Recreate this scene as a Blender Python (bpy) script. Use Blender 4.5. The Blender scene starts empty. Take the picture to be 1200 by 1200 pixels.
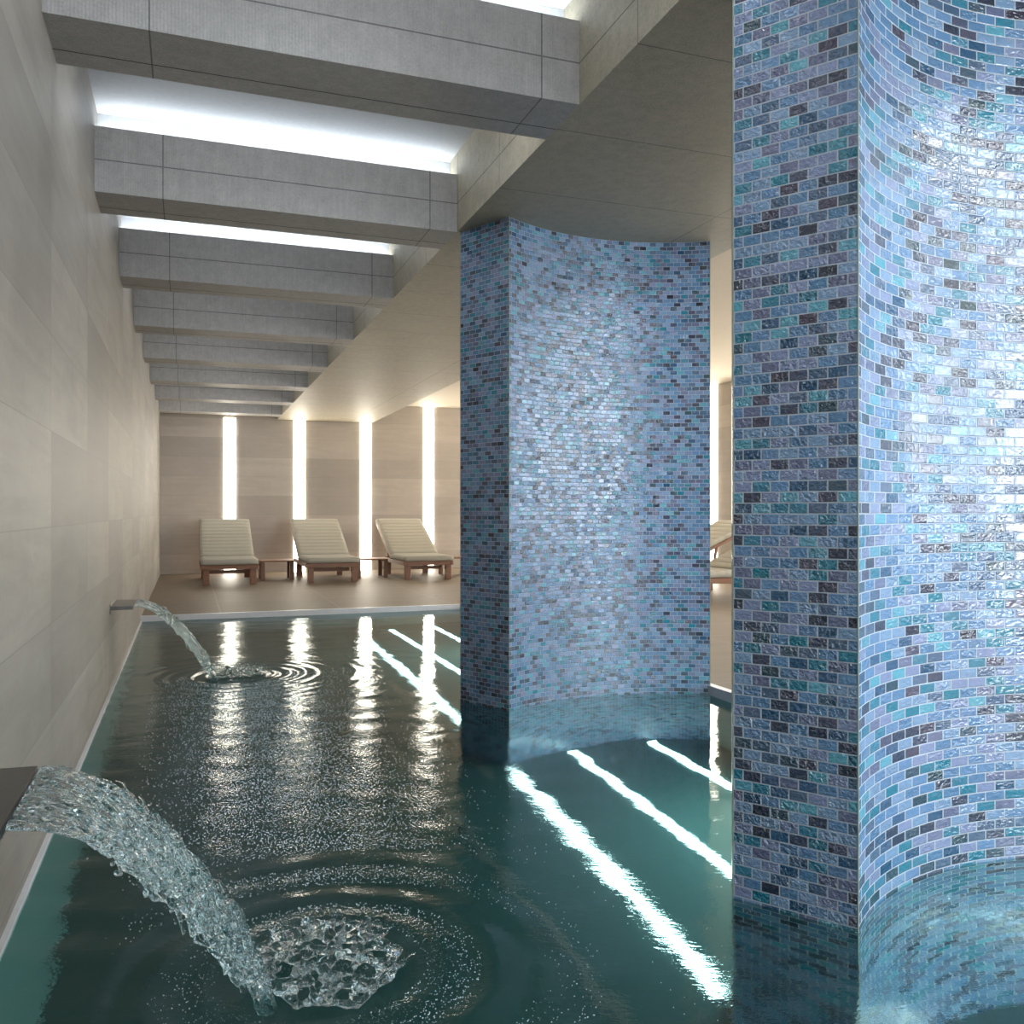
import bpy, math, random
import numpy as np
from mathutils import Vector

C = bpy.context.scene
COL = C.collection
PI = math.pi

# ---------------------------------------------------------------- camera
cam = bpy.data.cameras.new('camera')
cam.sensor_width = 36.0
cam.lens = 31.17
cam.clip_start = 0.02
camo = bpy.data.objects.new('camera', cam)
COL.objects.link(camo)
camo.location = (0, 0, 1.05)
camo.rotation_euler = (PI / 2, 0, -math.radians(20.04))
C.camera = camo

# ---------------------------------------------------------------- world, exposure, cycles
world = bpy.data.worlds.new('world')
C.world = world
world.use_nodes = True
world.node_tree.nodes['Background'].inputs[0].default_value = (0.75, 0.85, 1.0, 1)
world.node_tree.nodes['Background'].inputs[1].default_value = 0.4
C.view_settings.view_transform = 'Standard'
C.view_settings.look = 'None'
C.view_settings.gamma = 1
C.view_settings.use_curve_mapping = False
C.view_settings.exposure = 0.0
C.cycles.use_denoising = True
C.cycles.caustics_reflective = False
C.cycles.caustics_refractive = False
C.cycles.max_bounces = 14
C.cycles.transmission_bounces = 12
C.cycles.transparent_max_bounces = 12
C.cycles.diffuse_bounces = 4
C.cycles.glossy_bounces = 5
C.cycles.sample_clamp_indirect = 8

COVE_POWER = 12.0        # trough lights in the coffers
STRIP_POWER = 16.0        # vertical strips in the walls
CEIL_STRIP_POWER = 11.0
POOL_POWER = 7.0
WINDOW_POWER = 7.0
END_WINDOW_POWER = 19.0
BEAM_POWER = 6.5
POOL_LAMP = 55.0

def area(name, loc, rot, sx, sy, power, color):
    l = bpy.data.lights.new(name, 'AREA')
    l.shape = 'RECTANGLE'; l.size = sx; l.size_y = sy
    l.energy = power; l.color = color
    o = bpy.data.objects.new(name, l)
    COL.objects.link(o)
    o.location = loc; o.rotation_euler = rot
    return o


# unseen fill lamps added behind each beam to brighten the next beam's face
for _k in range(-3, 8):
    area('beam_lamp', (0.49, 3.10 + 1.645 * _k - 1.645 + 0.37, 2.88), (math.radians(63), 0, 0), 1.75, 0.03, BEAM_POWER * (1.0 if _k < 2 else 0.6), (0.93, 0.97, 1.0))

# unseen fill lamps added under water to brighten the pool floor
area('pool_lamp', (-0.40, 0.1, -0.45), (PI / 2, 0, -math.radians(62)), 0.5, 0.3, POOL_LAMP * 0.35, (0.9, 1.0, 0.99))
area('pool_lamp', (2.80, 7.2, -0.45), (PI / 2, 0, math.radians(90)), 0.3, 0.3, POOL_LAMP * 0.35, (0.9, 1.0, 0.99))
area('pool_lamp', (2.80, 3.15, -0.5), (PI / 2, 0, math.radians(90)), 0.5, 0.3, POOL_LAMP * 0.50, (0.9, 1.0, 0.99))
area('pool_lamp', (2.80, 0.3, -0.45), (PI / 2, 0, math.radians(50)), 0.4, 0.3, POOL_LAMP, (0.9, 1.0, 0.99))

# ---------------------------------------------------------------- main dimensions
XL, XR = -0.43, 7.3
YS, YN = -4.0, 15.4
DECK = 0.04
SOFF, HIGH, COFF = 2.61, 2.926, 3.05
POOL_X, POOL_Y0, POOL_Y = 2.84, -3.2, 9.22
FLOOR_D = -1.0

# ---------------------------------------------------------------- node helpers
def newmat(name):
    m = bpy.data.materials.new(name)
    m.use_nodes = True
    nt = m.node_tree
    bs = nt.nodes['Principled BSDF']
    return m, nt, bs

def N(nt, typ, **kw):
    n = nt.nodes.new(typ)
    for k, v in kw.items():
        if k == 'ins':
            for i, val in v.items():
                s = n.inputs[i]
                if isinstance(val, bpy.types.NodeSocket):
                    nt.links.new(val, s)
                else:
                    s.default_value = val
        else:
            setattr(n, k, v)
    return n

def M(nt, op, a, b=None, c=None, clamp=False):
    n = nt.nodes.new('ShaderNodeMath'); n.operation = op; n.use_clamp = clamp
    for i, v in enumerate((a, b, c)):
        if v is None: continue
        if isinstance(v, bpy.types.NodeSocket): nt.links.new(v, n.inputs[i])
        else: n.inputs[i].default_value = v
    return n.outputs[0]

def mixc(nt, fac, a, b, blend='MIX'):
    n = nt.nodes.new('ShaderNodeMix'); n.data_type = 'RGBA'; n.blend_type = blend
    for i, v in ((0, fac), (6, a), (7, b)):
        if isinstance(v, bpy.types.NodeSocket): nt.links.new(v, n.inputs[i])
        elif i == 0: n.inputs[i].default_value = v
        else: n.inputs[i].default_value = (*v, 1) if len(v) == 3 else v
    return n.outputs[2]

def ramp(nt, fac, stops, interp='LINEAR'):
    n = nt.nodes.new('ShaderNodeValToRGB')
    n.color_ramp.interpolation = interp
    el = n.color_ramp.elements
    while len(el) < len(stops): el.new(0.5)
    for e, (p, c) in zip(el, stops):
        e.position = p; e.color = (*c, 1)
    nt.links.new(fac, n.inputs[0])
    return n.outputs[0]

def srgb(r, g, b):
    f = lambda c: (c / 255) / 12.92 if c / 255 <= 0.04045 else ((c / 255 + 0.055) / 1.055) ** 2.4
    return (f(r), f(g), f(b))

def objco(nt):
    t = nt.nodes.new('ShaderNodeTexCoord')
    s = nt.nodes.new('ShaderNodeSeparateXYZ')
    nt.links.new(t.outputs['Object'], s.inputs[0])
    return t.outputs['Object'], s.outputs[0], s.outputs[1], s.outputs[2]

def noise(nt, vec, scale, detail=4, rough=0.55, dist=0.0, dims='3D'):
    n = N(nt, 'ShaderNodeTexNoise', noise_dimensions=dims)
    n.inputs['Scale'].default_value = scale
    n.inputs['Detail'].default_value = detail
    n.inputs['Roughness'].default_value = rough
    n.inputs['Distortion'].default_value = dist
    if vec is not None: nt.links.new(vec, n.inputs['Vector'])
    return n.outputs[0]

def comb(nt, x, y, z):
    n = nt.nodes.new('ShaderNodeCombineXYZ')
    for i, v in enumerate((x, y, z)):
        if isinstance(v, bpy.types.NodeSocket): nt.links.new(v, n.inputs[i])
        else: n.inputs[i].default_value = v
    return n.outputs[0]

def bump(nt, bs, height, strength=1.0, dist=1.0):
    n = N(nt, 'ShaderNodeBump', ins={'Strength': strength, 'Distance': dist})
    nt.links.new(height, n.inputs['Height'])
    if bs is not None: nt.links.new(n.outputs[0], bs.inputs['Normal'])
    return n.outputs[0]

def line_mask(nt, coord, off, pitch, half):
    """1 on thin lines at off + k*pitch"""
    a = M(nt, 'SUBTRACT', coord, off - pitch / 2)
    a = M(nt, 'FLOORED_MODULO', a, pitch)
    a = M(nt, 'SUBTRACT', a, pitch / 2)
    a = M(nt, 'ABSOLUTE', a)
    return M(nt, 'LESS_THAN', a, half)

def cell_white(nt, a, b, seed):
    w = N(nt, 'ShaderNodeTexWhiteNoise', noise_dimensions='3D')
    nt.links.new(comb(nt, a, b, seed), w.inputs['Vector'])
    return w

# ---------------------------------------------------------------- materials
def stone_mat(name, axis, c1, c2, u0, pitch, z0, h, rough=0.42):
    """large format stone tile; axis = horizontal axis used for the joints"""
    m, nt, bs = newmat(name)
    v, x, y, z = objco(nt)
    u = {'x': x, 'y': y}[axis]
    iu = M(nt, 'FLOOR', M(nt, 'DIVIDE', M(nt, 'SUBTRACT', u, u0), pitch))
    iz = M(nt, 'FLOOR', M(nt, 'DIVIDE', M(nt, 'SUBTRACT', z, z0), h))
    w = cell_white(nt, iu, iz, 3.1)
    rnd = w.outputs[0]
    # long soft veins along the tile, shifted per tile
    vv = comb(nt, M(nt, 'MULTIPLY', u, 0.8), M(nt, 'MULTIPLY', rnd, 37.0), M(nt, 'MULTIPLY', z, 7.0))
    n1 = noise(nt, vv, 1.6, 5, 0.6, 0.8)
    n2 = noise(nt, v, 30, 4, 0.6)
    n0 = noise(nt, v, 1.7, 4, 0.6, 0.5)
    col = mixc(nt, M(nt, 'MULTIPLY_ADD', M(nt, 'MULTIPLY', M(nt, 'ADD', n1, n0), 0.5), 2.2, -0.6, clamp=True), c1, c2)
    col = mixc(nt, M(nt, 'MULTIPLY', rnd, 0.62), col, tuple(c * 0.78 for c in c1))
    col = mixc(nt, M(nt, 'MULTIPLY', n2, 0.18), col, tuple(c * 0.6 for c in c1))
    j = M(nt, 'MAXIMUM', line_mask(nt, u, u0, pitch, 0.0018), line_mask(nt, z, z0, h, 0.0015))
    col = mixc(nt, M(nt, 'MULTIPLY', j, 0.5), col, tuple(c * 0.5 for c in c1))
    nt.links.new(col, bs.inputs['Base Color'])
    bs.inputs['Roughness'].default_value = rough
    bump(nt, bs, M(nt, 'MULTIPLY', n2, 0.0012), 0.6)
    return m

def deck_mat():
    m, nt, bs = newmat('deck_tile')
    v, x, y, z = objco(nt)
    ix = M(nt, 'FLOOR', M(nt, 'DIVIDE', M(nt, 'SUBTRACT', x, 0.3), 1.2))
    iy = M(nt, 'FLOOR', M(nt, 'DIVIDE', M(nt, 'SUBTRACT', y, 9.3), 1.2))
    w = cell_white(nt, ix, iy, 1.7)
    vv = comb(nt, M(nt, 'MULTIPLY', x, 0.9), M(nt, 'MULTIPLY', y, 9.0), M(nt, 'MULTIPLY', w.outputs[0], 31.0))
    n1 = noise(nt, vv, 1.5, 5, 0.6, 0.6)
    col = mixc(nt, n1, srgb(108, 94, 80), srgb(146, 131, 114))
    col = mixc(nt, M(nt, 'MULTIPLY', w.outputs[0], 0.3), col, srgb(98, 90, 80))
    j = M(nt, 'MAXIMUM', line_mask(nt, x, 0.3, 1.2, 0.004), line_mask(nt, y, 9.3, 1.2, 0.004))
    col = mixc(nt, M(nt, 'MULTIPLY', j, 0.5), col, srgb(168, 160, 148))
    nt.links.new(col, bs.inputs['Base Color'])
    bs.inputs['Roughness'].default_value = 0.5
    bs.inputs['Specular IOR Level'].default_value = 0.15
    return m

def concrete_mat(name, base, joints, rib=True, rough=0.55):
    """joints: list of (axis, offset, pitch)"""
    m, nt, bs = newmat(name)
    v, x, y, z = objco(nt)
    n1 = noise(nt, v, 3.5, 5, 0.6)
    n2 = noise(nt, v, 110, 3, 0.75)
    n3 = noise(nt, v, 18, 4, 0.7)
    col = mixc(nt, n1, tuple(c * 0.82 for c in base), tuple(min(1, c * 1.18) for c in base))
    f = M(nt, 'MULTIPLY_ADD', n2, 3.0, -1.2, clamp=True)
    col = mixc(nt, M(nt, 'MULTIPLY', f, 0.75), col, tuple(c * 0.58 for c in base))
    f3 = M(nt, 'MULTIPLY_ADD', n3, 3.0, -1.1, clamp=True)
    col = mixc(nt, M(nt, 'MULTIPLY', f3, 0.5), col, tuple(min(1, c * 1.3) for c in base))
    h = M(nt, 'MULTIPLY', n2, 0.0015)
    if rib:
        vv = comb(nt, x, y, M(nt, 'MULTIPLY', z, 0.08))
        n4 = noise(nt, vv, 60, 2, 0.5)
        col = mixc(nt, M(nt, 'MULTIPLY_ADD', n4, 0.9, -0.3, clamp=True), col, tuple(c * 0.72 for c in base))
        rb = M(nt, 'SINE', M(nt, 'MULTIPLY', M(nt, 'ADD', x, y), 2 * PI / 0.011))
        h = M(nt, 'ADD', h, M(nt, 'MULTIPLY', rb, 0.0003))
    jm = None
    ax = {'x': x, 'y': y, 'z': z}
    for a, off, pitch in joints:
        l = line_mask(nt, ax[a], off, pitch, 0.0028)
        jm = l if jm is None else M(nt, 'MAXIMUM', jm, l)
    if jm is not None:
        col = mixc(nt, M(nt, 'MULTIPLY', jm, 0.75), col, tuple(c * 0.2 for c in base))
        h = M(nt, 'SUBTRACT', h, M(nt, 'MULTIPLY', jm, 0.004))
    nt.links.new(col, bs.inputs['Base Color'])
    bs.inputs['Roughness'].default_value = rough
    bump(nt, bs, h, 0.7)
    return m

def plain_mat(name, col, rough=0.5, metal=0.0, nz=0.0, scale=40):
    m, nt, bs = newmat(name)
    v, x, y, z = objco(nt)
    n = noise(nt, v, scale, 4)
    c = mixc(nt, n, tuple(k * 0.88 for k in col), tuple(min(1, k * 1.1) for k in col))
    nt.links.new(c, bs.inputs['Base Color'])
    bs.inputs['Roughness'].default_value = rough
    bs.inputs['Metallic'].default_value = metal
    if nz: bump(nt, bs, M(nt, 'MULTIPLY', n, nz), 1.0)
    return m

def emit_mat(name, col, strength):
    m = bpy.data.materials.new(name); m.use_nodes = True
    nt = m.node_tree
    nt.nodes.clear()
    e = nt.nodes.new('ShaderNodeEmission'); o = nt.nodes.new('ShaderNodeOutputMaterial')
    e.inputs[0].default_value = (*col, 1); e.inputs[1].default_value = strength
    nt.links.new(e.outputs[0], o.inputs[0])
    return m

TW, TH = 0.0500, 0.0288
def mosaic_mat(name, hammered, seed, glossy_rough=0.10):
    m, nt, bs = newmat(name)
    t = nt.nodes.new('ShaderNodeUVMap')
    s = nt.nodes.new('ShaderNodeSeparateXYZ'); nt.links.new(t.outputs[0], s.inputs[0])
    u, w = s.outputs[0], s.outputs[1]
    row = M(nt, 'FLOOR', M(nt, 'DIVIDE', w, TH))
    odd = M(nt, 'FLOORED_MODULO', row, 2.0)
    uu = M(nt, 'ADD', M(nt, 'DIVIDE', u, TW), M(nt, 'MULTIPLY', odd, 0.5))
    colm = M(nt, 'FLOOR', uu)
    fx = M(nt, 'FRACT', uu)
    fy = M(nt, 'FRACT', M(nt, 'DIVIDE', w, TH))
    ex = M(nt, 'MULTIPLY', M(nt, 'MINIMUM', fx, M(nt, 'SUBTRACT', 1.0, fx)), TW)
    ey = M(nt, 'MULTIPLY', M(nt, 'MINIMUM', fy, M(nt, 'SUBTRACT', 1.0, fy)), TH)
    ed = M(nt, 'MINIMUM', ex, ey)
    tile = M(nt, 'GREATER_THAN', ed, 0.0015)
    wn = cell_white(nt, colm, row, seed)
    r = wn.outputs[0]
    wn2 = cell_white(nt, colm, row, seed + 11.3)
    sep = nt.nodes.new('ShaderNodeSeparateColor'); nt.links.new(wn2.outputs[1], sep.inputs[0])
    c = ramp(nt, r, [
        (0.00, srgb(128, 164, 200)), (0.14, srgb(96, 142, 186)), (0.27, srgb(134, 150, 188)),
        (0.38, srgb(84, 132, 172)), (0.48, srgb(104, 112, 144)), (0.57, srgb(68, 98, 126)),
        (0.63, srgb(92, 172, 194)), (0.68, srgb(0, 126, 150)), (0.78, srgb(0, 78, 116)),
        (0.85, srgb(26, 40, 64)), (0.935, srgb(60, 54, 74)), (0.965, srgb(30, 70, 82))], 'CONSTANT')
    # cloudy iridescence inside each tile
    vec = comb(nt, u, w, M(nt, 'MULTIPLY', r, 91.0))
    n1 = noise(nt, vec, 55, 3, 0.6, 1.2)
    irid = ramp(nt, n1, [(0.30, srgb(70, 140, 190)), (0.45, srgb(150, 175, 215)), (0.57, srgb(160, 156, 190)), (0.68, srgb(205, 195, 180))])
    c = mixc(nt, M(nt, 'MULTIPLY', sep.outputs[0], 0.20), c, irid)
    n2 = noise(nt, vec, 130, 3, 0.6)
    c = mixc(nt, M(nt, 'MULTIPLY_ADD', n2, 1.4, -0.5, clamp=True), c, srgb(205, 220, 240), 'SOFT_LIGHT')
    c = mixc(nt, M(nt, 'MULTIPLY', sep.outputs[1], 0.18), c, mixc(nt, 0.5, c, (0.02, 0.03, 0.06)))
    c = mixc(nt, tile, srgb(180, 194, 208), c)
    nt.links.new(c, bs.inputs['Base Color'])
    rg = M(nt, 'MULTIPLY_ADD', tile, glossy_rough - 0.6, 0.6)
    nt.links.new(rg, bs.inputs['Roughness'])
    bs.inputs['IOR'].default_value = 1.95
    # relief: rounded edge, per-tile tilt, hammered surface
    edge = M(nt, 'MINIMUM', M(nt, 'SUBTRACT', ed, 0.0015), 0.0016)
    edge = M(nt, 'MAXIMUM', edge, 0.0)
    tilt = M(nt, 'ADD', M(nt, 'MULTIPLY', M(nt, 'SUBTRACT', sep.outputs[2], 0.5), M(nt, 'MULTIPLY', fx, 0.0022)),
             M(nt, 'MULTIPLY', M(nt, 'SUBTRACT', sep.outputs[0], 0.5), M(nt, 'MULTIPLY', fy, 0.0014)))
    ham = M(nt, 'MULTIPLY', noise(nt, vec, 95, 2, 0.5, 0.4), M(nt, 'MULTIPLY_ADD', M(nt, 'POWER', sep.outputs[1], 2.0), hammered * 1.6, hammered * 0.5))
    h = M(nt, 'ADD', M(nt, 'MULTIPLY', edge, 0.5), M(nt, 'MULTIPLY', M(nt, 'ADD', tilt, ham), tile))
    bump(nt, bs, h, 1.0)
    return m

def water_mat():
    m = bpy.data.materials.new('pool_water'); m.use_nodes = True
    nt = m.node_tree; nt.nodes.clear()
    out = nt.nodes.new('ShaderNodeOutputMaterial')
    v, x, y, z = objco(nt)
    at = N(nt, 'ShaderNodeAttribute', attribute_name='chop')
    xr_ = M(nt, 'SUBTRACT', M(nt, 'MULTIPLY', x, 0.94), M(nt, 'MULTIPLY', y, 0.342))
    yr_ = M(nt, 'ADD', M(nt, 'MULTIPLY', x, 0.342), M(nt, 'MULTIPLY', y, 0.94))
    vv = comb(nt, M(nt, 'MULTIPLY', xr_, 0.8), M(nt, 'MULTIPLY', yr_, 1.8), 0.0)
    h1 = M(nt, 'MULTIPLY', noise(nt, vv, 17, 2, 0.5, 0.5), 0.0014)
    h3 = M(nt, 'MULTIPLY', noise(nt, vv, 48, 3, 0.6), 0.0009)
    h2 = M(nt, 'MULTIPLY', M(nt, 'MULTIPLY', noise(nt, v, 85, 1, 0.5), at.outputs['Fac']), 0.0022)
    ag = N(nt, 'ShaderNodeAttribute', attribute_name='gust')
    hh = M(nt, 'MULTIPLY', M(nt, 'ADD', h1, h3), ag.outputs['Fac'])
    nb = bump(nt, None, M(nt, 'ADD', hh, h2), 1.0)
    fr = N(nt, 'ShaderNodeFresnel', ins={'IOR': 1.34, 'Normal': nb})
    gl = N(nt, 'ShaderNodeBsdfGlossy', ins={'Color': (0.95, 1, 1, 1), 'Roughness': 0.0, 'Normal': nb})
    rf = N(nt, 'ShaderNodeBsdfRefraction', ins={'Color': (0.50, 0.70, 0.69, 1), 'Roughness': 0.0, 'IOR': 1.333, 'Normal': nb})
    mx = N(nt, 'ShaderNodeMixShader', ins={0: M(nt, 'MULTIPLY_ADD', fr.outputs[0], 0.68, 0.0, clamp=True), 1: rf.outputs[0], 2: gl.outputs[0]})
    nt.links.new(mx.outputs[0], out.inputs[0])
    return m

def splash_mat():
    m = bpy.data.materials.new('falling_water'); m.use_nodes = True
    nt = m.node_tree; nt.nodes.clear()
    out = nt.nodes.new('ShaderNodeOutputMaterial')
    v, x, y, z = objco(nt)
    nb = bump(nt, None, M(nt, 'MULTIPLY', noise(nt, v, 60, 2), 0.006), 1.0)
    g = N(nt, 'ShaderNodeBsdfGlass', ins={'Color': (0.93, 0.97, 0.98, 1), 'Roughness': 0.0, 'IOR': 1.333, 'Normal': nb})
    nt.links.new(g.outputs[0], out.inputs[0])
    return m

def wood_mat():
    m, nt, bs = newmat('teak_wood')
    v, x, y, z = objco(nt)
    vv = comb(nt, M(nt, 'MULTIPLY', x, 3.0), M(nt, 'MULTIPLY', y, 3.0), M(nt, 'MULTIPLY', z, 10.0))
    n = noise(nt, vv, 8, 5, 0.6, 1.0)
    c = mixc(nt, n, srgb(96, 62, 44), srgb(150, 106, 78))
    nt.links.new(c, bs.inputs['Base Color'])
    bs.inputs['Roughness'].default_value = 0.5
    return m

def fabric_mat():
    m, nt, bs = newmat('cushion_fabric')
    v, x, y, z = objco(nt)
    n = noise(nt, v, 260, 2)
    n2 = noise(nt, v, 6, 3)
    c = mixc(nt, n, srgb(164, 160, 148), srgb(190, 186, 174))
    c = mixc(nt, M(nt, 'MULTIPLY', n2, 0.3), c, srgb(150, 146, 134))
    nt.links.new(c, bs.inputs['Base Color'])
    bs.inputs['Roughness'].default_value = 0.9
    bump(nt, bs, M(nt, 'MULTIPLY', n, 0.0008), 0.6)
    return m

def metal_mat():
    m, nt, bs = newmat('brushed_steel')
    v, x, y, z = objco(nt)
    n = noise(nt, comb(nt, M(nt, 'MULTIPLY', x, 4.0), M(nt, 'MULTIPLY', y, 90.0), z), 6, 3)
    c = mixc(nt, n, srgb(84, 82, 80), srgb(112, 109, 106))
    nt.links.new(c, bs.inputs['Base Color'])
    bs.inputs['Metallic'].default_value = 0.9
    bs.inputs['Roughness'].default_value = 0.32
    return m

MAT = dict(
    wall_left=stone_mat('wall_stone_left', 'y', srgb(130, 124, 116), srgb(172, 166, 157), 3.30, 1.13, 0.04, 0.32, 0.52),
    wall_back=stone_mat('wall_stone_back', 'x', srgb(180, 170, 160), srgb(212, 203, 193), 0.64, 1.13, 0.04, 0.32, 0.5),
    wall_side=stone_mat('wall_stone_side', 'y', srgb(172, 162, 150), srgb(204, 195, 182), 11.3, 1.13, 0.04, 0.32, 0.5),
    deck=deck_mat(),
    beam=concrete_mat('beam_concrete', srgb(174, 172, 170), [('x', 1.25, 1.37), ('z', 2.768, 0.8)]),
    soffit=concrete_mat('soffit_concrete', srgb(178, 170, 150), [('y', 3.33, 0.70), ('x', 1.25, 1.37), ('z', 2.768, 0.8)], rib=False, rough=0.55),
    plaster=plain_mat('white_plaster', srgb(205, 208, 212), 0.7),
    high=plain_mat('beige_plaster', srgb(214, 204, 186), 0.65),
    basin=plain_mat('pool_tile_green', srgb(82, 122, 118), 0.6),
    lane=plain_mat('pale_grey_tile', srgb(150, 160, 150), 0.5),
    white=plain_mat('white_rim', srgb(225, 226, 228), 0.35),
    mosaic_face=mosaic_mat('mosaic_glass_face', 0.0034, 2.0),
    mosaic_side=mosaic_mat('mosaic_glass_side', 0.0100, 7.0, 0.10),
    water=water_mat(), splash=splash_mat(), wood=wood_mat(), fabric=fabric_mat(), metal=metal_mat(),
    cove=emit_mat('cove_light', (0.88, 0.95, 1.0), COVE_POWER),
    strip=emit_mat('warm_strip_light', (1.0, 0.92, 0.78), STRIP_POWER),
    cstrip=emit_mat('ceiling_strip_light', (0.9, 0.96, 1.0), CEIL_STRIP_POWER),
    poolled=emit_mat('underwater_light', (0.86, 1.0, 1.0), POOL_POWER),
    glow=emit_mat('window_sky', (0.84, 0.93, 1.0), WINDOW_POWER),
    glow_end=emit_mat('end_window_sky', (0.80, 0.90, 1.0), END_WINDOW_POWER),
    frame=plain_mat('dark_window_frame', srgb(60, 62, 64), 0.4, 0.5),
    bubble=plain_mat('pale_bubbles', srgb(205, 236, 250), 0.15),
    seam=plain_mat('cushion_piping', srgb(196, 190, 174), 0.8),
)

# ---------------------------------------------------------------- mesh helpers
class MB:
    def __init__(self): self.v = []; self.f = []
    def add(self, vs, fs):
        o = len(self.v); self.v += [tuple(p) for p in vs]; self.f += [tuple(i + o for i in f) for f in fs]; return self
    def box(self, x0, x1, y0, y1, z0, z1, bev=0.0):
        if bev <= 0:
            vs = [(x, y, z) for z in (z0, z1) for y in (y0, y1) for x in (x0, x1)]
            return self.add(vs, [(0, 2, 3, 1), (4, 5, 7, 6), (0, 1, 5, 4), (2, 6, 7, 3), (0, 4, 6, 2), (1, 3, 7, 5)])
        import bmesh
        bm = bmesh.new(); bmesh.ops.create_cube(bm, size=1)
        for p in bm.verts:
            p.co = ((x0 + x1) / 2 + p.co.x * (x1 - x0), (y0 + y1) / 2 + p.co.y * (y1 - y0), (z0 + z1) / 2 + p.co.z * (z1 - z0))
        bmesh.ops.bevel(bm, geom=list(bm.edges), offset=bev, segments=2, affect='EDGES', profile=0.5)
        bm.verts.index_update()
        self.add([p.co[:] for p in bm.verts], [[q.index for q in f.verts] for f in bm.faces])
        bm.free(); return self
    def prism(self, poly, a0, a1, axis):
        """extrude 2D polygon along axis ('x': poly=(y,z); 'y': poly=(x,z); 'z': poly=(x,y))"""
        n = len(poly)
        mk = {'x': lambda p, a: (a, p[0], p[1]), 'y': lambda p, a: (p[0], a, p[1]), 'z': lambda p, a: (p[0], p[1], a)}[axis]
        vs = [mk(p, a0) for p in poly] + [mk(p, a1) for p in poly]
        fs = [tuple(range(n))[::-1], tuple(range(n, 2 * n))] + [(i, (i + 1) % n, n + (i + 1) % n, n + i) for i in range(n)]
        return self.add(vs, fs)
    def tube(self, pts, rad, seg=6):
        pts = [Vector(p) for p in pts]; n = len(pts)
        vs = []; fs = []
        for i, p in enumerate(pts):
            d = (pts[min(i + 1, n - 1)] - pts[max(i - 1, 0)]).normalized()
            a = d.cross(Vector((0, 0, 1)))
            if a.length < 1e-3: a = d.cross(Vector((1, 0, 0)))
            a.normalize(); b = d.cross(a)
            r = rad[i] if hasattr(rad, '__len__') else rad
            for k in range(seg):
                t = 2 * PI * k / seg
                vs.append(p + a * (r * math.cos(t)) + b * (r * math.sin(t)))
        for i in range(n - 1):
            for k in range(seg):
                k2 = (k + 1) % seg
                fs.append((i * seg + k, i * seg + k2, (i + 1) * seg + k2, (i + 1) * seg + k))
        fs.append(tuple(range(seg))[::-1]); fs.append(tuple((n - 1) * seg + k for k in range(seg)))
        return self.add(vs, fs)
    def ball(self, c, r, seg=8, rings=5, st=(1, 1, 1)):
        vs = [(c[0], c[1], c[2] - r * st[2])]; fs = []
        for i in range(1, rings):
            ph = -PI / 2 + PI * i / rings
            for k in range(seg):
                t = 2 * PI * k / seg
                vs.append((c[0] + r * st[0] * math.cos(ph) * math.cos(t), c[1] + r * st[1] * math.cos(ph) * math.sin(t), c[2] + r * st[2] * math.sin(ph)))
        vs.append((c[0], c[1], c[2] + r * st[2]))
        for k in range(seg): fs.append((0, 1 + (k + 1) % seg, 1 + k))
        for i in range(rings - 2):
            for k in range(seg):
                a = 1 + i * seg; k2 = (k + 1) % seg
                fs.append((a + k, a + k2, a + seg + k2, a + seg + k))
        a = 1 + (rings - 2) * seg
        for k in range(seg): fs.append((a + k, a + (k + 1) % seg, len(vs) - 1))
        return self.add(vs, fs)
    def build(self, name, mat, parent=None, smooth=False):
        me = bpy.data.meshes.new(name)
        me.from_pydata(self.v, [], self.f)
        import bmesh
        bm = bmesh.new(); bm.from_mesh(me); bmesh.ops.recalc_face_normals(bm, faces=bm.faces); bm.to_mesh(me); bm.free()
        if smooth:
            for p in me.polygons: p.use_smooth = True
        me.materials.append(mat)
        o = bpy.data.objects.new(name, me); COL.objects.link(o)
        if parent: o.parent = parent
        return o

def tag(o, label, cat, group=None, kind=None):
    if label: o['label'] = label
    if cat: o['category'] = cat
    if group: o['group'] = group
    if kind: o['kind'] = kind
    return o

def struct(o, label=None):
    o['kind'] = 'structure'
    if label: o['label'] = label
    return o

def empty(name, loc, rz=0):
    o = bpy.data.objects.new(name, None); COL.objects.link(o)
    o.empty_display_size = 0.1
    o.location = loc; o.rotation_euler = (0, 0, rz)
    return o

def copy_tree(o, parent=None):
    c = o.copy(); COL.objects.link(c)
    if parent: c.parent = parent
    for ch in list(o.children): copy_tree(ch, c)
    return c

# ---------------------------------------------------------------- room shell
struct(MB().box(XL - 0.2, XL, YS - 0.2, YN + 0.2, FLOOR_D - 0.1, 3.2).build('wall_left', MAT['wall_left']), 'long wall of large warm grey stone tiles along the pool')
struct(MB().box(XL, XR, YN, YN + 0.2, FLOOR_D, 3.2).build('wall_back', MAT['wall_back']), 'far end wall of taupe stone tiles behind the loungers')
wr = MB()
wr.box(XR, XR + 0.2, 3.7, YN + 0.2, -0.2, 3.2)
wr.box(XR, XR + 0.2, YS - 0.2, -3.5, -0.2, 3.2)
wr.box(XR, XR + 0.2, -3.5, 3.7, -0.2, 0.85); wr.box(XR, XR + 0.2, -3.5, 3.7, 2.6, 3.2)
struct(wr.build('wall_right', MAT['wall_side']), 'side wall of taupe stone tiles beyond the deck')
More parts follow.
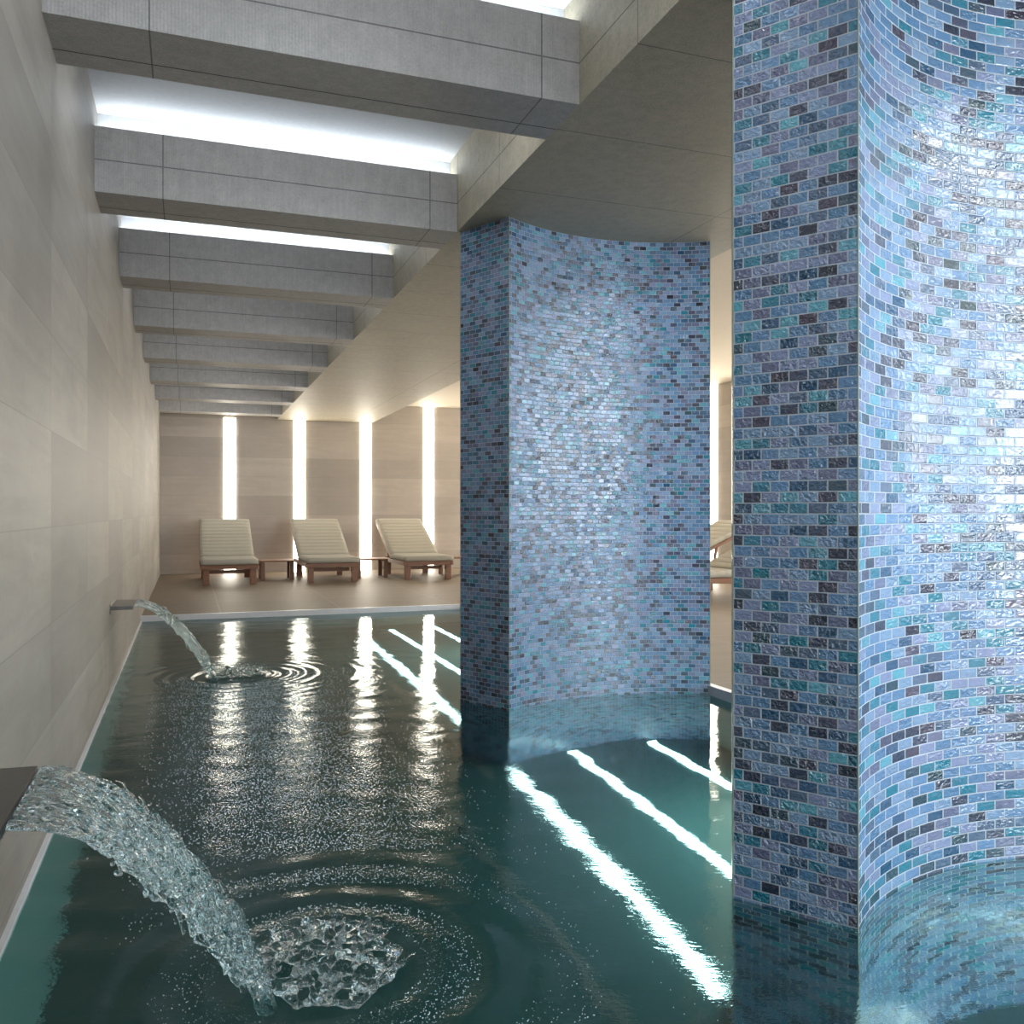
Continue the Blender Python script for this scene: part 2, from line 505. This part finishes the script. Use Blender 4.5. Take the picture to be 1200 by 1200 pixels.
# near end wall; its two glowing windows are unseen, added to light the pillars
wf = MB()
wf.box(XL, XR, YS - 0.2, YS, FLOOR_D, 0.3)
wf.box(XL, XR, YS - 0.2, YS, 2.75, 3.2)
for a, b in ((XL, -0.25), (2.05, 4.7), (7.1, XR)):
    wf.box(a, b, YS - 0.2, YS, 0.3, 2.75)
struct(wf.build('wall_front', MAT['wall_back']))
for i, (a, b) in enumerate(((-0.25, 2.05), (4.7, 7.1))):
    w = struct(MB().box(a, b, YS - 0.16, YS - 0.14, 0.3, 2.75).build('window_%d' % (i + 1), MAT['glow_end' if i else 'glow']))
    fr = MB()
    n = 3 if i == 0 else 2
    for k in range(n + 1):
        xx = a + (b - a) * k / n
        xx = min(max(xx, a + 0.03), b - 0.03)
        fr.box(xx - 0.03, xx + 0.03, YS - 0.14, YS - 0.08, 0.3, 2.75)
    fr.box(a, b, YS - 0.14, YS - 0.08, 0.3, 0.36); fr.box(a, b, YS - 0.14, YS - 0.08, 2.69, 2.75)
    fr.build('window_frame', MAT['frame'], w)

w = struct(MB().box(XR + 0.14, XR + 0.16, -3.5, 3.7, 0.85, 2.6).build('window_3', MAT['glow']))  # unseen glowing pane, added to put a pale sheen on the curved pillars
fr = MB()
for k in range(7):
    yy = -3.5 + 7.2 * k / 6
    yy = min(max(yy, -3.47), 3.67)
    fr.box(XR + 0.08, XR + 0.14, yy - 0.03, yy + 0.03, 0.85, 2.6)
fr.box(XR + 0.08, XR + 0.14, -3.5, 3.7, 0.85, 0.91); fr.box(XR + 0.08, XR + 0.14, -3.5, 3.7, 2.54, 2.6)
fr.build('window_frame', MAT['frame'], w)

# deck: right of the pool and beyond its far end
dk = MB()
dk.prism([(POOL_X, YS), (XR, YS), (XR, YN), (XL, YN), (XL, POOL_Y), (POOL_X, POOL_Y)], FLOOR_D - 0.1, DECK, 'z')
struct(dk.build('floor', MAT['deck']), 'stone tiled deck around the pool')
struct(MB().box(XL, POOL_X, YS, POOL_Y0, FLOOR_D - 0.1, DECK).build('floor_near_end', MAT['deck']))
struct(MB().box(XL, POOL_X, POOL_Y0, POOL_Y, FLOOR_D - 0.1, FLOOR_D).build('pool_floor', MAT['basin']), 'dark green bottom of the pool')
lin = MB()
lin.box(POOL_X - 0.015, POOL_X, POOL_Y0, POOL_Y, FLOOR_D, -0.02)
lin.box(XL, POOL_X - 0.015, POOL_Y - 0.015, POOL_Y, FLOOR_D, -0.02)
lin.box(XL, XL + 0.012, POOL_Y0, POOL_Y - 0.015, FLOOR_D, -0.02)
lin.box(XL + 0.012, POOL_X - 0.015, POOL_Y0, POOL_Y0 + 0.015, FLOOR_D, -0.02)
struct(lin.build('pool_wall', MAT['basin']), 'dark green inner faces of the pool')
struct(MB().box(XL, XL + 0.014, POOL_Y0, POOL_Y - 0.03, -0.02, 0.012).build('trim_1', MAT['white']), 'thin white trim where the stone wall meets the water')
struct(MB().box(XL, POOL_X, POOL_Y - 0.03, POOL_Y + 0.02, -0.02, 0.052).build('trim_2', MAT['white']), 'thin white rim along the far end of the pool')
for i, (xa, ya, xb, yb) in enumerate(((1.048, 5.39, 1.290, 1.6), (1.400, 6.45, 1.470, 4.3))):
    d = Vector((yb - ya, xa - xb)).normalized() * 0.019
    o = MB().prism([(xa - d.x, ya - d.y), (xb - d.x, yb - d.y), (xb + d.x, yb + d.y), (xa + d.x, ya + d.y)], FLOOR_D, FLOOR_D + 0.004, 'z').build('trim_%d' % (i + 3), MAT['lane'])
    struct(o, 'pale grey line on the pool bottom')

struct(MB().box(POOL_X - 0.03, POOL_X + 0.02, POOL_Y0, POOL_Y - 0.03, -0.02, 0.052).build('trim_5', MAT['white']), 'thin white rim along the deck side of the pool')

# ceiling
struct(MB().box(XL, 3.02, YS, YN, COFF, COFF + 0.15).build('ceiling', MAT['plaster']), 'white coffer ceiling above the concrete beams')
struct(MB().box(3.02, XR, YS, YN, HIGH, COFF + 0.15).build('ceiling_high', MAT['high']), 'higher beige ceiling over the deck')
struct(MB().box(1.405, 3.02, YS, YN, SOFF, COFF).build('ceiling_soffit', MAT['soffit']), 'flat concrete soffit beside the coffers')
BEAMS = [3.10 + 1.645 * k for k in range(-4, 8)]
for k, y0 in enumerate(BEAMS):
    prof = [(y0, SOFF), (y0 + 0.34, SOFF), (y0 + 0.34, COFF), (y0 + 0.15, COFF), (y0 + 0.15, 2.915), (y0 + 0.02, 2.915), (y0 + 0.02, 2.93), (y0, 2.93)]
    b = MB().prism(prof, XL, 1.405, 'x')
    o = b.build('ceiling_beam', MAT['beam'])
    # fine joint across the underside of each beam
    MB().box(XL, 1.405, y0 + 0.232, y0 + 0.236, SOFF - 0.0008, SOFF + 0.01).build('joint', MAT['frame'], o)
    MB().box(XL, 1.405, y0 + 0.146, y0 + 0.1505, 2.93, COFF - 0.001).build('cove_liner', MAT['plaster'], o)
    struct(o)
    lb = MB().box(XL + 0.01, 1.40, y0 + 0.085, y0 + 0.135, 2.915, 2.93).build('cove_light', MAT['cove'])
    if k < 4:
        lab = 'white cove light on the %s ceiling beam from the camera end wall' % ('first', 'second', 'third', 'fourth')[k]
    else:
        lab = ('white cove light on the ceiling beam nearest the camera in view',
               'long white cove light on the second ceiling beam in view',
               'narrow white cove light on the third ceiling beam in view',
               'cove light on the fourth ceiling beam from the camera',
               'cove light on the fifth ceiling beam from the camera',
               'cove light on the sixth ceiling beam from the camera',
               'cove light on the seventh ceiling beam from the camera',
               'cove light on the beam closest to the far wall')[k - 4]
    tag(lb, lab, 'light', 'cove lights in the ceiling coffers')

# ---------------------------------------------------------------- wall strips
ORD = ['leftmost', 'second from left', 'third from left', 'fourth from left', 'fifth from left', 'sixth from left']
BL = ['tall glowing wall strip behind the leftmost lounger',
      'tall glowing wall strip behind the middle lounger, left of the small table gap',
      'tall glowing wall strip between the middle and right loungers, reaching the floor',
      'tall glowing wall strip beside the right lounger, under the higher ceiling']
for k in range(6):
    xc = 0.64 + 1.13 * k
    top = SOFF if xc < 3.0 else HIGH
    o = MB().box(xc - 0.092, xc + 0.092, YN - 0.012, YN, DECK, top).build('wall_light', MAT['strip'])
    tag(o, BL[k] if k < 4 else 'tall glowing strip, %s from the left on the far wall, behind the mosaic pillar' % ('fifth' if k == 4 else 'sixth'), 'light', 'vertical strip lights in the far wall')
for k in range(-6, 4):
    yc = 11.3 + 1.13 * k
    o = MB().box(XR - 0.012, XR, yc - 0.092, yc + 0.092, DECK, HIGH).build('wall_light', MAT['strip'])
    tag(o, 'tall glowing strip on the side wall seen between the two mosaic pillars' if k == 0 else 'tall glowing strip, %s from the far corner of the side wall' % ['first', 'second', 'third', '', 'fifth', 'sixth', 'seventh', 'eighth', 'ninth', 'tenth'][3 - k], 'light', 'vertical strip lights in the side wall')
for k, (xc, y0, y1) in enumerate(((3.8, -3.6, 3.2),)):  # unseen ceiling panel, added to throw a highlight on the farther pillar
    o = MB().box(xc - 0.3, xc + 0.3, y0, y1, HIGH - 0.012, HIGH).build('ceiling_light', MAT['cstrip'])
    tag(o, 'long flush ceiling light over the deck behind the camera', 'light')

# ---------------------------------------------------------------- mosaic pillars
def pillar(xc, yc, half, sag, dx, dy, tw_face, tw_mid, tw_side, th, label):
    """front concave arc from (xc-half, yc) to (xc+half, yc); ends run back by (dx, dy); rear mirrors the front"""
    R = (half * half + sag * sag) / (2 * sag)
    def arc(n=48):
        th = math.asin(half / R)
        return [(xc + R * math.sin(-th + 2 * th * i / n), (yc - (R - sag)) + R * math.cos(th * (-1 + 2 * i / n))) for i in range(n + 1)]
    front = arc()
    tipL = (xc - half - dx, yc + dy); tipR = (xc + half + dx, yc + dy)
    back = [(x, 2 * (yc + dy) - y) for x, y in front][::-1]
    root = empty('mosaic_pillar', (xc, yc + dy, DECK))
    def sheet(name, pts, mat, smooth, u0):
        z_off = 1.5 + yc * 0.01
        pts = np.array(pts); seg = np.r_[0, np.cumsum(np.hypot(*np.diff(pts, axis=0).T))]
        if smooth:
            f = np.abs(seg / seg[-1] * 2 - 1); w = tw_mid + (tw_face - tw_mid) * f
            seg = np.r_[0, np.cumsum(np.diff(seg) / ((w[1:] + w[:-1]) / 2))] * TW
        else:
            seg = seg * TW / tw_side
        seg = seg + u0
        me = bpy.data.meshes.new(name)
        # a curved slab 3 cm thick: outer face, inner face, rims
        n = len(pts); t = np.gradient(pts, axis=0); t /= np.linalg.norm(t, axis=1)[:, None]
        nr = np.c_[-t[:, 1], t[:, 0]]   # points into the pillar for our winding
        z0, z1 = FLOOR_D, SOFF
        cx, cy, cz = root.location
        V = []
        for zz in (z0, z1):
            for p in pts: V.append((p[0] - cx, p[1] - cy, zz - cz))
        F = [(i, i + 1, n + i + 1, n + i) for i in range(n - 1)]
        me.from_pydata(V, [], F)
        uv = me.uv_layers.new(name='UVMap')
        for pl in me.polygons:
            pl.use_smooth = smooth
            for li in pl.loop_indices:
                vi = me.loops[li].vertex_index
                uv.data[li].uv = (seg[vi % n], ((z0 if vi < n else z1) + z_off) * TH / th)
        me.materials.append(mat)
        o = bpy.data.objects.new(name, me); COL.objects.link(o); o.parent = root
        o['label'] = 'curved face of hammered blue glass mosaic' if smooth else 'narrow flat side of dark teal glass mosaic'
        return seg[-1]
    e = sheet('mosaic_face', front, MAT['mosaic_face'], True, 0)
    sheet('mosaic_face', back, MAT['mosaic_face'], True, 3)
    sheet('mosaic_side', [tipL, front[0]], MAT['mosaic_side'], False, -math.hypot(dx, dy))
    sheet('mosaic_side', [back[-1], tipL], MAT['mosaic_side'], False, 6)
    sheet('mosaic_side', [front[-1], tipR], MAT['mosaic_side'], False, e)
    sheet('mosaic_side', [tipR, back[0]], MAT['mosaic_side'], False, 7)
    # thin pale edge beads on the corners
    for (x, y) in (front[0], front[-1], tipL):
        b = MB().tube([(x - root.location.x, y - root.location.y, FLOOR_D - root.location.z), (x - root.location.x, y - root.location.y, SOFF - root.location.z)], 0.0022, 6)
        b.build('edge_bead', MAT['lane'], root)
    tag(root, label, 'pillar', 'mosaic pillars standing in the pool')
    return root

pillar(2.205, 4.405, 0.615, 0.185, 0.165, 0.34, 0.044, 0.0345, 0.048, 0.0232, 'blue glass mosaic pillar further away, its whole height in view in mid pool')
pillar(2.205, 1.785, 0.633, 0.230, 0.180, 0.275, 0.088, 0.068, 0.050, 0.0288, 'largest blue glass mosaic pillar, closest to the camera, cut by the right edge')

# ---------------------------------------------------------------- floor strips added to stand in for ceiling light reflected in streaks
def led(xa, ya, xb, yb, label):
    d = Vector((xb - xa, yb - ya, 0)); n = Vector((-d.y, d.x, 0)).normalized() * 0.026
    poly = [(xa - n.x, ya - n.y), (xb - n.x, yb - n.y), (xb + n.x, yb + n.y), (xa + n.x, ya + n.y)]
    o = MB().prism(poly, FLOOR_D, FLOOR_D + 0.012, 'z').build('underwater_light', MAT['poolled'])
    tag(o, label, 'light', 'light strips under the water')
nm = ('left', 'middle', 'right')
for i, (mid, far, near) in enumerate((
        ((1.584, 2.40, 1.583, 4.33), (1.590, 5.20, 1.581, 8.33), (1.584, -2.6, 1.584, 1.72)),
        ((2.036, 2.35, 2.006, 4.53), (2.016, 5.10, 1.930, 8.88), (2.075, -2.6, 2.062, 1.95)),
        ((2.575, 2.40, 2.490, 4.50), (2.440, 5.20, 2.391, 9.04), (2.640, -2.6, 2.608, 1.87)))):
    led(*mid, '%s of the three bright underwater strips between the two mosaic pillars' % nm[i])
    led(*far, '%s of the three bright underwater strips beyond the farther pillar' % nm[i])
    led(*near, '%s of the underwater strips in front of the nearest pillar' % nm[i])

# ---------------------------------------------------------------- water surface
IMP = [(0.30, 2.06), (0.31, 5.97)]
def water():
    xs = np.arange(XL, POOL_X + 1e-6, 0.0163)
    ys = np.concatenate([np.arange(POOL_Y0, 0.4, 0.06), np.arange(0.4, POOL_Y - 0.02, 0.0165)])
    ys = np.append(ys, POOL_Y - 0.02)
    X, Y = np.meshgrid(xs, ys)
    rng = np.random.RandomState(4)
    H = np.zeros_like(X)
    for k in range(26):
        lam = rng.uniform(0.09, 0.34); th = rng.normal(math.radians(70), 0.5)
        a = 0.0010 * lam
        H += a * np.sin(2 * PI / lam * (X * math.cos(th) + Y * math.sin(th)) + rng.uniform(0, 6.28))
    H *= 0.30 + 0.70 / (1 + np.exp((X - 1.35) / 0.10))
    chop = np.zeros_like(X)
    for j, (cx, cy) in enumerate(IMP):
        r = np.hypot(X - cx, Y - cy)
        ang = np.arctan2(Y - cy, X - cx)
        lam = 0.105 if j == 1 else 0.13
        env = np.exp(-np.maximum(r - 0.20, 0) / (0.30 if j == 1 else 0.26)) * np.clip((r - 0.05) / 0.1, 0, 1)
        H += 0.0042 * env * np.cos(2 * PI / lam * r + 0.25 * np.sin(3 * ang))
        chop = np.maximum(chop, np.exp(-(r / (0.5 if j == 0 else 0.25)) ** 2) * 0.9)
        # foam-like roughened band spreading from the impact
    chop = np.maximum(chop, 0.75 * np.exp(-((X - 0.42) / 0.42) ** 2) * (1 / (1 + np.exp(-(Y - 1.3) / 0.25))) * (1 / (1 + np.exp((Y - 4.4) / 0.5))))
    wob = 0.5 + 0.5 * np.sin(2 * PI * (np.hypot(X - 0.3, Y - 2.06)) / 0.26 + 0.8 * np.sin(4 * X))
    near = np.exp(-(np.hypot(X - 0.3, Y - 2.06) / 0.75) ** 4)
    chop = chop * (1 - near * (1 - wob))
    ny, nx = X.shape
    V = np.c_[X.ravel(), Y.ravel(), H.ravel()]
    idx = np.arange(nx * ny).reshape(ny, nx)
    F = np.c_[idx[:-1, :-1].ravel(), idx[:-1, 1:].ravel(), idx[1:, 1:].ravel(), idx[1:, :-1].ravel()]
    me = bpy.data.meshes.new('pool_water')
    me.vertices.add(len(V)); me.vertices.foreach_set('co', V.ravel())
    me.loops.add(F.size); me.loops.foreach_set('vertex_index', F.ravel())
    me.polygons.add(len(F)); me.polygons.foreach_set('loop_start', np.arange(0, F.size, 4)); me.polygons.foreach_set('loop_total', np.full(len(F), 4))
    me.update(calc_edges=True); me.validate()
    gust = 0.18 + 0.82 / (1 + np.exp((X - 1.35) / 0.10))
    ag = me.attributes.new('gust', 'FLOAT', 'POINT'); ag.data.foreach_set('value', gust.ravel().astype(np.float32))
    at = me.attributes.new('chop', 'FLOAT', 'POINT'); at.data.foreach_set('value', chop.ravel().astype(np.float32))
    me.polygons.foreach_set('use_smooth', np.ones(len(F), bool))
    me.materials.append(MAT['water'])
    o = bpy.data.objects.new('pool_water', me); COL.objects.link(o)
    tag(o, 'dark green rippling water filling the pool', 'water', None, 'stuff')
water()

# ---------------------------------------------------------------- spouts, streams, splashes
def spout(y0, label):
    r = empty('water_spout', (XL, y0 + 0.21, 0.49))
    b = MB().prism([(0.0, -0.013), (0.122, -0.013), (0.122, 0.008), (0.0, 0.010)], -0.21, 0.21, 'y')
    b.build('blade', MAT['metal'], r)
    MB().box(0.0, 0.004, -0.222, 0.222, -0.034, 0.024, 0.0015).build('wall_plate', MAT['metal'], r)
    MB().box(0.118, 0.1235, -0.2, 0.2, -0.0085, 0.0042, 0.0008).build('outlet_lip', MAT['frame'], r)
    tag(r, label, 'spout', 'steel blade spouts on the stone wall')
spout(1.745, 'near steel blade spout on the stone wall at the left edge')
spout(5.65, 'far small steel blade spout on the stone wall')

def stream_mesh(seed, full=True):
    rng = random.Random(seed)
    b = MB()
    X0, X1, Z0 = -0.301, 0.165, 0.497
    def path(t, w, dn=0.0):
        x = X0 + (X1 - X0) * t
        z = Z0 - (Z0 + 0.01) * t ** 1.75 + dn
        t = min(t, 1.0)
        half = 0.205 * (1 - t) ** 1.2 + 0.085 * (1 - (1 - t) ** 1.2) + 0.02 * math.sin(PI * t)
        y = 0.21 + 0.07 * t + w * half
        return x, y, z
    # continuous glassy sheet near the blade, breaking into strands
    for i in range(96):
        w = -1 + 2 * (i + 0.5) / 96 + rng.uniform(-0.02, 0.02)
        t0 = 0 if i % 2 == 0 else rng.uniform(0, 0.3)
        t1 = rng.uniform(0.82, 1.04) if rng.random() < 0.72 else rng.uniform(0.4, 0.9)
        n = int(34 * (t1 - t0)) + 4
        p1, p2, p3 = (rng.uniform(0, 6.28) for _ in range(3))
        f1, f2 = rng.uniform(1.5, 4), rng.uniform(1.5, 4)
        sp = rng.gauss(0, 1)
        pts, rad = [], []
        for k in range(n + 1):
            t = t0 + (t1 - t0) * k / n
            g = max(0, t - 0.12)
            ww = w + g * 0.45 * math.sin(f1 * 2 * PI * t + p1) * 0.5 + g * 0.12 * sp
            dn = g * 0.05 * math.sin(f2 * 2 * PI * t + p2) + g * 0.018 * rng.gauss(0, 1)
            x, y, z = path(t, ww, dn)
            pts.append((x, y + g * 0.006 * rng.gauss(0, 1), z))
            r = 0.0042 + 0.0022 * math.sin(9 * 2 * PI * t * f1 / 3 + p3) + 0.0015 * g
            if k == n: r *= 0.4
            rad.append(max(0.0022, r))
        b.tube(pts, rad, 6)
    # side loops and bulges shed from the edges
    for _ in range(60):
        t = rng.uniform(0.3, 0.98); w = rng.choice((-1, 1)) * rng.uniform(0.9, 1.3)
        p = Vector(path(t, w, rng.uniform(-0.015, 0.02)))
        q = Vector(path(t + rng.uniform(0.02, 0.08), w * rng.uniform(0.6, 0.95), 0))
        m_ = (p + q) / 2 + Vector((0, rng.uniform(-.012, .012), rng.uniform(-.01, .02)))
        b.tube([p, m_, q], [0.0028, 0.0036, 0.004], 5)
    for _ in range(55):
        t = rng.uniform(0.25, 1.0); w = rng.choice((-1, 1)) * rng.uniform(1.05, 1.5)
        b.ball(path(t, w, rng.uniform(-0.02, 0.03)), rng.uniform(0.002, 0.0055), 7, 5, (1.2, 1, 1.1))
    return b

def splash_mesh(seed):
    rng = random.Random(seed)
    b = MB()
    pts = []
    tries = 0
    while len(pts) < 120 and tries < 9000:
        tries += 1
        a = rng.uniform(0, 2 * PI); r = math.sqrt(rng.random())
        p = (0.17 * r * math.cos(a) , 0.20 * r * math.sin(a))
        if all(math.hypot(p[0] - q[0], p[1] - q[1]) > 0.020 for q in pts):
            pts.append(p)
    P = []
    for (x, y) in pts:
        rr = math.hypot(x / 0.17, y / 0.20)
        z = 0.012 + 0.035 * (0.5 + 0.5 * math.sin(x * 55 + 1) * math.cos(y * 47)) * (1 - 0.3 * rr) + rng.uniform(-0.004, 0.008)
        P.append(Vector((x, y, z)))
    done = set()
    for i, p in enumerate(P):
        near = sorted(range(len(P)), key=lambda j: (P[j] - p).length)[1:5]
        for j in near:
            key = (min(i, j), max(i, j))
            if key in done or rng.random() < 0.22: continue
            done.add(key)
            q = P[j]; mdl = (p + q) / 2 - Vector((0, 0, rng.uniform(0.0, 0.006)))
            r0, r1 = rng.uniform(0.007, 0.012), rng.uniform(0.007, 0.012)
            b.tube([p, mdl, q], [r0, min(r0, r1) * 0.75, r1], 6)
    for p in P:
        b.ball(p, rng.uniform(0.008, 0.014), 8, 5, (1.3, 1.1, 0.7))
    for _ in range(26):
        p = rng.choice(P); a = math.atan2(p.y, p.x) + rng.uniform(-.5, .5)
        l = rng.uniform(0.015, 0.045)
        q = p + Vector((math.cos(a) * l, math.sin(a) * l, rng.uniform(0.01, 0.035)))
        b.tube([p, (p + q) / 2 + Vector((0, 0, 0.006)), q], [0.006, 0.0035, 0.0028], 6)
        b.ball(q, 0.0042, 7, 5)
        if rng.random() < 0.5:
            b.ball(q + (q - p) * 0.5, 0.0028, 6, 4)
    return b

def spray():  # pale beads strewn on the water in place of glints of light
    rng = np.random.RandomState(11)
    P = []
    while len(P) < 19000:
        x = rng.normal(0.36, 0.25); y = 1.2 + 4.8 * rng.random() ** 1.2
        if x < -0.2 or x > 1.15: continue
        r0 = math.hypot(x - 0.30, y - 2.06)
        if r0 < 0.75 and math.sin(2 * PI * r0 / 0.25 + 0.8 * math.sin(4 * x)) < 0.0: continue
        if math.hypot(x - 0.3, y - 5.97) < 0.30: continue
        P.append((x, y))
    b = MB(); z = 0.0008
    for x, y in P:
        r = rng.uniform(0.0009, 0.0018) * (0.62 + 0.22 * y)
        r2 = r * rng.uniform(0.7, 1.3)
        b.add([(x - r2, y, z), (x + r2, y, z), (x, y - r, z), (x, y + r, z), (x, y, z - r), (x, y, z + r)],
              [(0, 2, 5), (2, 1, 5), (1, 3, 5), (3, 0, 5), (2, 0, 4), (1, 2, 4), (3, 1, 4), (0, 3, 4)])
    return b

def remesh(o, vox, it=2, rough=0.0, size=0.03):
    m = o.modifiers.new('remesh', 'REMESH'); m.mode = 'VOXEL'; m.voxel_size = vox; m.use_smooth_shade = True
    s = o.modifiers.new('smooth', 'SMOOTH'); s.factor = 0.5; s.iterations = it
    return o

st = stream_mesh(5).build('water_stream', MAT['splash'], smooth=True)
st.location = (0, 1.745, 0)
remesh(st, 0.0026, 1)
tag(st, 'large clear water stream pouring from the near steel spout', 'water', 'streams falling into the pool')
st2 = st.copy(); COL.objects.link(st2); st2.location = (0, 5.66, 0)
tag(st2, 'thin distant water stream arching from the far steel spout', 'water', 'streams falling into the pool')
sp = splash_mesh(8).build('water_splash', MAT['splash'], smooth=True)
sp.location = (0.30, 2.06, 0.0)
remesh(sp, 0.0028, 1)
tag(sp, 'churning clear splash where the near stream hits the pool', 'water', 'splashes on the pool', 'stuff')
sp2 = sp.copy(); COL.objects.link(sp2); sp2.location = (0.29, 6.0, -0.004); sp2.rotation_euler = (0, 0, 2.1); sp2.scale = (0.9, 0.9, 0.9)
tag(sp2, 'small distant splash inside the bright ring ripples', 'water', 'splashes on the pool', 'stuff')

ob = spray().build('water_bubbles', MAT['bubble'], smooth=True)
tag(ob, 'tiny pale bubbles and spray drops floating around the falling streams', 'bubbles', None, 'stuff')

# ---------------------------------------------------------------- loungers and tables
def make_lounger():
    """foot end at y=0, head towards +y; x 0..0.765; z from the deck"""
    r = empty('sun_lounger', (0, 0, 0))
    W = 0.765
    for x in (0.03, W - 0.11):
        for y in (0.05, 1.42):
            MB().box(x, x + 0.085, y, y + 0.085, 0, 0.255, 0.006).build('leg', MAT['wood'], r)
    f = MB()
    f.box(0.0, 0.04, 0.02, 1.62, 0.215, 0.275, 0.004); f.box(W - 0.04, W, 0.02, 1.62, 0.215, 0.275, 0.004)
    f.box(0.04, W - 0.04, 0.02, 0.055, 0.215, 0.275, 0.004); f.box(0.04, W - 0.04, 1.585, 1.62, 0.215, 0.275, 0.004)
    f.build('frame', MAT['wood'], r)
    f = MB()
    for k in range(9):
        f.box(0.042, W - 0.042, 0.07 + k * 0.095, 0.135 + k * 0.095, 0.258, 0.273)
    f.build('slat_base', MAT['wood'], r)
    MB().box(0.10, W - 0.10, 0.30, 0.36, 0.14, 0.19, 0.004).build('stretcher', MAT['wood'], r)
    # backrest frame and strut
    y0, z0, L, a = 0.95, 0.275, 1.26, math.radians(24.5)
    ca, sa = math.cos(a), math.sin(a)
    def pt(s, h): return (y0 + s * ca - h * sa, z0 + s * sa + h * ca)
    bf = MB()
    for xa, xb in ((0.0, 0.04), (W - 0.04, W)):
        bf.prism([pt(0, 0), pt(L, 0), pt(L, 0.035), pt(0, 0.035)], xa, xb, 'x')
    for k in range(10):
        s = 0.03 + k * 0.128
        bf.prism([pt(s, 0.008), pt(s + 0.07, 0.008), pt(s + 0.07, 0.03), pt(s, 0.03)], 0.04, W - 0.04, 'x')
    bf.build('backrest', MAT['wood'], r)
    for xa in (0.08, W - 0.11):
        sb = MB()
        p, q = pt(0.72, 0.0), (1.55, 0.25)
        sb.prism([(p[0] - 0.015, p[1]), (p[0] + 0.015, p[1]), (q[0] + 0.015, q[1]), (q[0] - 0.015, q[1])], xa, xa + 0.03, 'x')
        sb.build('support_strut', MAT['wood'], r)
    # cushion: quilted bands across, seat and back in one pad
    import bmesh
    def pad(y_start, length, thick, frame, seams):
        n = 8 * seams + 1; nx = 14
        V = []; F = []
        for i in range(n):
            s = length * i / (n - 1)
            ph = (i % 8) / 8.0
            q = 1 - 0.10 * (abs(math.cos(PI * ph)) ** 8)
            if i == 0 or i == n - 1: q = 0.86
            for side in (0, 1):
                for j in range(nx + 1):
                    x = W * j / nx
                    e = min(x, W - x) / 0.03
                    qq = q * (0.86 + 0.14 * min(1, e))
                    h = thick * (qq if side else (1 - qq) * 0.5)
                    yy, zz = frame(s, h)
                    V.append((x, yy, zz))
        row = 2 * (nx + 1)
        for i in range(n - 1):
            for j in range(nx):
                a_ = i * row + j
                F.append((a_, a_ + row, a_ + row + 1, a_ + 1))
                a_ += nx + 1
                F.append((a_, a_ + 1, a_ + row + 1, a_ + row))
            a_ = i * row; F.append((a_, a_ + nx + 1, a_ + nx + 1 + row, a_ + row))
            a_ = i * row + nx; F.append((a_, a_ + row, a_ + nx + 1 + row, a_ + nx + 1))
        for i in (0, n - 1):
            for j in range(nx):
                a_ = i * row + j; F.append((a_, a_ + 1, a_ + nx + 2, a_ + nx + 1))
        return MB().add(V, F)
    pad(0, 0.98, 0.082, lambda s, h: (s, 0.277 + h), 8).build('seat_cushion', MAT['fabric'], r, smooth=True)
    bc = pad(0, L + 0.02, 0.075, lambda s, h: pt(s, 0.037 + h), 11).build('back_cushion', MAT['fabric'], r, smooth=True)
    sm = MB()
    for k in range(1, 11):
        s = (L + 0.02) * k / 11
        p = pt(s, 0.037 + 0.0685)
        sm.tube([(0.02, p[0], p[1]), (W - 0.02, p[0], p[1])], 0.0038, 5)
    sm.build('seam', MAT['seam'], bc)
    return r

def make_table():
    r = empty('side_table', (0, 0, 0))
    t = MB()
    for k in range(5): t.box(0, 0.48, k * 0.097, k * 0.097 + 0.091, 0.268, 0.290, 0.003)
    t.box(0.0, 0.03, 0.0, 0.479, 0.235, 0.268); t.box(0.45, 0.48, 0.0, 0.479, 0.235, 0.268)
    t.build('table_top', MAT['wood'], r)
    for x in (0.0, 0.42):
        for y in (0.0, 0.419):
            MB().box(x, x + 0.06, y, y + 0.06, 0, 0.268, 0.004).build('leg', MAT['wood'], r)
    return r

lp, tp = make_lounger(), make_table()
LL = ['leftmost beige cushioned wooden lounger by the far wall',
      'middle beige cushioned wooden lounger, its backrest in front of the second light strip',
      'beige cushioned wooden lounger just left of the farther mosaic pillar',
      'beige cushioned wooden lounger hidden behind the mosaic pillar']
for k in range(3):
    o = lp if k == 0 else copy_tree(lp)
    o.location = (0.154 + 1.418 * k, 12.85, DECK)
    tag(o, LL[k], 'lounger', 'loungers by the far wall')
TL = ['low wooden side table between the leftmost and middle loungers',
      'low wooden side table between the middle and right loungers',
      'low wooden side table right of the third lounger, mostly behind the pillar']
for k in range(3):
    o = tp if k == 0 else copy_tree(tp)
    o.location = (1.0 + 1.418 * k, 13.55, DECK)
    tag(o, TL[k], 'table', 'side tables between the loungers')
for k, yy in enumerate((9.22, 10.64)):
    o = copy_tree(lp); o.location = (4.88, yy, DECK); o.rotation_euler = (0, 0, -PI / 2)
    tag(o, ('beige lounger by the side wall, the closer of two glimpsed between the mosaic pillars',
            'beige lounger by the side wall, the farther of two glimpsed between the mosaic pillars')[k], 'lounger', 'loungers by the side wall')
